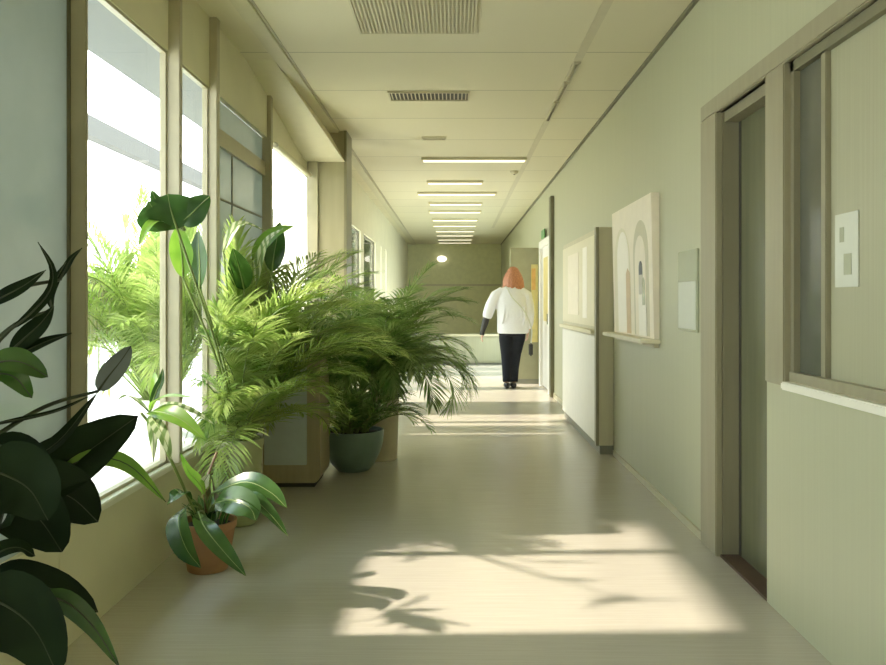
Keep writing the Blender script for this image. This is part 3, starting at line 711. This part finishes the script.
fl([(30, 600, 1.42), (62, 600, 1.44), (92, 625, 1.46), (120, 668, 1.48)], 0.045, 'leaf_deep', up=(.2, -1, .6))
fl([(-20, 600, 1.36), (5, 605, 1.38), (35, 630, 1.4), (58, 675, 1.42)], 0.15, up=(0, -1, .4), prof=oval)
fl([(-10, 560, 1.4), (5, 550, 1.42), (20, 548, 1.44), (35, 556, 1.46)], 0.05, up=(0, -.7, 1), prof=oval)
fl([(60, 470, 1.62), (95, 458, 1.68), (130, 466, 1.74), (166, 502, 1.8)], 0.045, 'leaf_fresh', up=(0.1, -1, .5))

MB().tube(spline([c0+Vector((-.02, -.03, 0)), at(178, 475, 2.9), at(158, 435, 2.8), at(141, 413, 2.75)], 14), 0.006, 7).build('stalk', 'stem_green', lp, smooth=True)
for ctrl, w_, mt, up in (
    ([(140, 412, 2.5), (160, 412, 2.4), (182, 420, 2.35), (207, 441, 2.3)], 0.075, 'leaf_fresh', (0, -.8, 1)),
    ([(140, 415, 2.5), (146, 425, 2.45), (150, 440, 2.42), (151, 462, 2.4)], 0.035, 'leaf_striped', (.5, -1, .2)),
    ([(142, 415, 2.5), (155, 425, 2.42), (165, 440, 2.38), (172, 460, 2.36)], 0.045, 'leaf_striped', (.5, -1, .4)),
    ([(140, 412, 2.5), (150, 402, 2.45), (170, 396, 2.4), (198, 398, 2.35)], 0.03, 'leaf_fresh', (0, -.4, 1)),
    ([(138, 412, 2.5), (150, 392, 2.5), (158, 380, 2.5), (160, 368, 2.5)], 0.03, 'leaf_deep', (0, -1, .3)),
    ([(138, 412, 2.5), (122, 400, 2.4), (108, 396, 2.35), (96, 400, 2.3)], 0.03, 'leaf_striped', (0, -.5, 1)),
    ([(140, 412, 2.5), (142, 395, 2.55), (138, 380, 2.6), (130, 372, 2.65)], 0.03, 'leaf_fresh', (0, -1, .3)),
    ([(140, 413, 2.5), (165, 405, 2.5), (190, 410, 2.5), (215, 425, 2.5)], 0.035, 'leaf_striped', (0, -.5, 1))):
    leaf_obj(lp, [at(x_, y_, z_+0.25) for x_, y_, z_ in ctrl], w_*1.1, mt, up)

# ------------------------------------------------------------------ the person
HX, HY = 0.80, d(9.9)
pe = empty('person', (HX, HY, 0)); tag(pe, 'person in loose white sweater and black trousers walking down the corridor', 'person')
def pp(x, y, z): return Vector((HX+x, HY+y, z))
SY_ = (0, 1, 0)
body = MB()
# torso, neck, head
body.tube([pp(0.02, 0.0, 0.80), pp(0.02, 0, 0.92), pp(0.015, 0, 1.05), pp(0.01, 0.0, 1.2), pp(0.005, 0, 1.34), pp(0.005, 0, 1.42)],
          [(.17, .115), (.18, .12), (.15, .10), (.165, .105), (.17, .095), (.09, .07)], 16, side=(1, 0, 0))
body.tube([pp(0.005, 0, 1.36), pp(0.012, 0.02, 1.46), pp(0.02, 0.035, 1.54)], [.062, .056, .06], 12)
body.ball(pp(0.025, 0.045, 1.59), (.078, .098, .112), 18, 14)
body.ball(pp(0.025, 0.145, 1.57), (.014, .018, .022)); body.ball(pp(0.025, 0.10, 1.52), (.045, .04, .03))   # nose, chin
for sx in (-1, 1): body.ball(pp(0.025+sx*0.08, 0.035, 1.58), (.012, .022, .032))                         # ears
def limb(a, r): body.tube(a, r, 12)
# left arm reaching out and down, right arm by the side
limb([pp(-.15, 0, 1.37), pp(-.21, -.01, 1.33), pp(-.30, -.02, 1.18), pp(-.34, -.02, 1.04), pp(-.38, .03, .90), pp(-.41, .06, .80)], [.05, .052, .046, .04, .036, .027])
limb([pp(.16, 0, 1.37), pp(.215, 0, 1.33), pp(.24, -.01, 1.18), pp(.25, -.01, 1.05), pp(.25, .05, .92), pp(.24, .09, .81)], [.05, .052, .046, .04, .036, .027])
def hand(w, dr_, pal):
    dr_ = Vector(dr_).normalized(); pal = Vector(pal).normalized(); sd = dr_.cross(pal).normalized()
    body.tube([w, w+dr_*.045, w+dr_*.09], [(.024, .016), (.036, .016), (.034, .013)], 10, side=sd)
    for i, (L, o) in enumerate(((.062, -.027), (.073, -.009), (.069, .009), (.054, .026))):
        b_ = w+dr_*.085+sd*o
        body.tube([b_-dr_*.02, b_+dr_*L*.4, b_+dr_*L*.75+pal*.014, b_+dr_*L*.92+pal*.034], [.0095, .009, .0085, .007], 8)
    b_ = w+dr_*.025-sd*.025
    body.tube([b_+sd*.01, b_-sd*.022+dr_*.022+pal*.008, b_-sd*.026+dr_*.05+pal*.02, b_-sd*.02+dr_*.07+pal*.03], [.013, .0115, .0105, .008], 8)
hand(pp(-.41, .06, .80), (-.12, .12, -1), (1, 0, 0)); hand(pp(.24, .09, .81), (-.05, .2, -1), (-1, 0, 0))
# legs, mid-step
legL = [pp(-.075, 0, .88), pp(-.08, .02, .70), pp(-.07, .045, .48), pp(-.065, .01, .28), pp(-.065, -.02, .09)]
legR = [pp(.105, 0, .88), pp(.095, .03, .70), pp(.06, .07, .48), pp(.035, .04, .28), pp(.03, .03, .09)]
for lg in (legL, legR):
    limb(lg, [.095, .085, .062, .055, .038]); e = lg[-1]
    body.tube([e+Vector((0, -.05, -.045)), e+Vector((0, .02, -.04)), e+Vector((0, .12, -.06)), e+Vector((0, .18, -.068))], [.034, .04, .034, .018], 10)
remeshed(body, 'body', 'skin', pe, 0.0085, 4)
# sweater
sw = MB()
sw.tube([pp(.02, 0, .775), pp(.02, 0, .80), pp(.02, 0, .95), pp(.01, -.005, 1.15), pp(.0, -.005, 1.30), pp(.0, 0, 1.39), pp(.01, .01, 1.44), pp(.015, .02, 1.475)],
        [(.215, .145), (.225, .155), (.225, .155), (.22, .145), (.21, .13), (.165, .10), (.09, .075), (.075, .07)], 20, side=(1, 0, 0))
sw.tube([pp(-.12, 0, 1.37), pp(-.22, -.01, 1.31), pp(-.295, -.02, 1.17), pp(-.335, -.02, 1.05), pp(-.35, -.01, 1.0)], [.075, .082, .078, .075, .068], 14)
sw.tube([pp(.12, 0, 1.37), pp(.22, 0, 1.31), pp(.25, -.01, 1.17), pp(.26, -.01, 1.05), pp(.258, .05, .92), pp(.25, .075, .85)], [.075, .078, .07, .064, .056, .046], 14)
for k in range(7):
    a = random.uniform(-1, 1)
    sw.tube([pp(-.15+.05*k, -.135, .9+.03*(k % 3)), pp(-.12+.05*k, -.15, 1.0), pp(-.10+.045*k, -.13, 1.16)], [.008, .016, .008], 6)
remeshed(sw, 'sweater', 'sweater', pe, 0.012, 5)
gl = MB(); gl.tube([pp(-.34, -.02, 1.05), pp(-.36, .01, .97), pp(-.38, .03, .90), pp(-.41, .06, .80), pp(-.418, .068, .75)], [.052, .05, .046, .036, .034], 12)
remeshed(gl, 'dark_sleeve', 'glove', pe, 0.009, 3)
# trousers and shoes
tr = MB()
tr.tube([pp(.02, 0, .74), pp(.02, 0, .84), pp(.02, 0, .94)], [(.175, .12), (.195, .13), (.185, .125)], 18, side=(1, 0, 0))
tr.tube([p+Vector((0, 0, -.0)) for p in legL[:-1]]+[legL[-1]+Vector((0, 0, .0))], [.108, .1, .08, .072, .064], 14)
tr.tube([p for p in legR[:-1]]+[legR[-1]], [.108, .1, .08, .072, .064], 14)
remeshed(tr, 'trousers', 'trousers', pe, 0.011, 4)
for lg in (legL, legR):
    e = lg[-1]; s_ = MB()
    s_.tube([e+Vector((0, -.07, -.05)), e+Vector((0, -.05, -.045)), e+Vector((0, .02, -.04)), e+Vector((0, .12, -.055)), e+Vector((0, .19, -.062)), e+Vector((0, .215, -.068))], [(.02, .03), (.04, .042), (.046, .048), (.046, .034), (.036, .026), (.012, .014)], 14, side=(1, 0, 0))
    for i, v in enumerate(s_.v): s_.v[i] = Vector((v.x, v.y, max(v.z, 0.001)))
    s_.build('shoe', 'shoe', pe, smooth=True)
# hair: shoulder length, open
hm = MB(); hc = pp(.025, .03, 1.59)
hm.ball(hc+Vector((0, -.012, .02)), (.098, .105, .112), 20, 14)
rh = random.Random(5)
for k in range(46):
    a = R(-190+200*k/45+rh.uniform(-6, 6))
    rx = .088+.02*rh.random()
    top = hc+Vector((math.cos(a)*rx*.8, math.sin(a)*.09, .04))
    mid = hc+Vector((math.cos(a)*(rx+.022), math.sin(a)*.11-.01, -.06))
    end = hc+Vector((math.cos(a)*(rx+.03+.02*rh.random()), math.sin(a)*.10-.01, -.16-.05*rh.random()))
    hm.tube(spline([top, mid, end], 6), [.02, .022, .022, .02, .018, .014, .007], 7)
remeshed(hm, 'hair', 'hair', pe, 0.0085, 2)
# bag strap across the back and the small bag on the right hip
bg = empty('shoulder_bag', (HX+.27, HY-.03, .72)); tag(bg, 'small dark bag hanging on a pale strap beside the leg of the person', 'bag')
MB().box(HX+.245, HX+.295, HY-.10, HY+.06, .46, .64).build('pouch', 'glove', bg, bevel=0.018)
MB().tube(spline([(HX+.27, HY-.06, .64), (HX+.268, HY-.13, .86), (HX+.16, HY-.168, 1.10), (HX+.0, HY-.160, 1.28), (HX-.07, HY-.117, 1.41), (HX-.095, HY-.02, 1.445)], 24), (0.009), 8, flat=.4, side=(1, 0, 0)).build('strap', 'notice_sheet', bg, smooth=True)

# ------------------------------------------------------------------ outside the windows
struct('ground', B(-40, 40, -20, 60, -0.40, -0.25), 'paving')
struct('terrace', B(-2.2, -1.49, Y0-3, d(8), -0.25, 0.42), 'ext_white')
cn = empty('canopy', (-1.83, 3, 2.84)); tag(cn, 'flat grey canopy over the terrace outside the tall windows', 'canopy')
B(-2.36, -1.41, Y0-3, d(7.2), 2.84, 2.95).build('slab', 'ext_grey', cn)
bal = empty('balustrade', (-2.1, 3, 0.42)); tag(bal, 'white balustrade on the terrace outside the windows', 'railing')
B(-2.13, -2.09, Y0-3, d(8), 0.97, 1.36).build('fascia', 'ext_white', bal, bevel=0.004)
B(-2.15, -2.07, Y0-3, d(8), 1.36, 1.39).build('handrail', 'ext_white', bal, bevel=0.004)
for k in range(14):
    yy = Y0-2.9+k*(d(8)-Y0+2.7)/13; B(-2.13, -2.10, yy, yy+0.03, 0.42, 0.97).build('post', 'ext_white', bal)
for k in range(60):
    yy = d(3.6)+k*0.05; B(-2.09, -2.082, yy, yy+0.02, 1.0, 1.34).build('rib', 'housing', bal)
bm_ = empty('pergola_beam', (-5.5, 10, 3.7)); tag(bm_, 'long grey overhead beam seen through the first tall window', 'beam')
B(-5.62, -5.42, d(9), d(25), 3.70, 4.0).build('beam', 'ext_beam', bm_)
for yy in (d(9.2), d(24)): B(-5.60, -5.44, yy, yy+0.16, -0.25, 3.70).build('post', 'ext_beam', bm_)
hg = MB()
hr = random.Random(9)
for k in range(2600):
    c_ = Vector((hr.uniform(-5, -1.82), d(16)+hr.uniform(0, 1.6), hr.uniform(-0.2, 3.3)))
    ax = Vector((hr.uniform(-1, 1), hr.uniform(-1, 1), hr.uniform(-1, 1))).normalized(); q = ax.orthogonal().normalized()*0.13; t_ = ax*0.22
    hg.add([c_-t_, c_+q, c_+t_, c_-q], [(0, 1, 2, 3)])
hh = empty('hedge', (-3.4, d(16.5), -0.25)); tag(hh, 'dark leafy hedge outside the far left windows', 'hedge')
hg.build('foliage', 'hedge', hh)
hb = MB()
for k in range(7): hb.tube([(-4.8+k*.5, d(16.6), -0.25), (-4.8+k*.5, d(16.6), 2.6)], [.05, .02], 7)
hb.build('stems', 'bark', hh)

# ------------------------------------------------------------------ light
wd = bpy.data.worlds.new('World'); scene.world = wd; wd.use_nodes = True
bgn = wd.node_tree.nodes['Background']
tc = wd.node_tree.nodes.new('ShaderNodeTexCoord'); sx = wd.node_tree.nodes.new('ShaderNodeSeparateXYZ')
rp = wd.node_tree.nodes.new('ShaderNodeValToRGB')
rp.color_ramp.elements[0].position = 0.0; rp.color_ramp.elements[0].color = (0.98, 0.98, 0.96, 1)
rp.color_ramp.elements[1].position = 0.8; rp.color_ramp.elements[1].color = (0.70, 0.88, 1.0, 1)
wd.node_tree.links.new(tc.outputs['Generated'], sx.inputs[0]); wd.node_tree.links.new(sx.outputs['Z'], rp.inputs[0]); wd.node_tree.links.new(rp.outputs[0], bgn.inputs['Color'])
bgn.inputs['Strength'].default_value = 5.0
sd = bpy.data.lights.new('sun', 'SUN'); sd.energy = 7.2; sd.color = (1.0, 0.86, 0.75); sd.angle = R(1.8)
so = bpy.data.objects.new('sun', sd); COL.objects.link(so)
tE = 0.84
sdir = Vector((1.0, 0.03, -tE)).normalized()
so.rotation_euler = sdir.to_track_quat('-Z', 'Y').to_euler(); so.location = (-10, 3, 9)

cam = bpy.data.cameras.new('camera'); co = bpy.data.objects.new('camera', cam); COL.objects.link(co)
co.location = (0, 0, EYE); co.rotation_euler = (R(90), 0, 0)
cam.sensor_width = 36; cam.lens = 36*700*K/886
cam.shift_x = -(455-443)/886; cam.shift_y = -(332.5-302)/886
cam.clip_start = 0.05; cam.clip_end = 200
scene.camera = co
scene.view_settings.view_transform = 'Standard'; scene.view_settings.look = 'None'; scene.view_settings.gamma = 1.0
scene.view_settings.exposure = 0.47
scene.cycles.use_denoising = True
scene.cycles.max_bounces = 12; scene.cycles.diffuse_bounces = 6; scene.cycles.transparent_max_bounces = 16
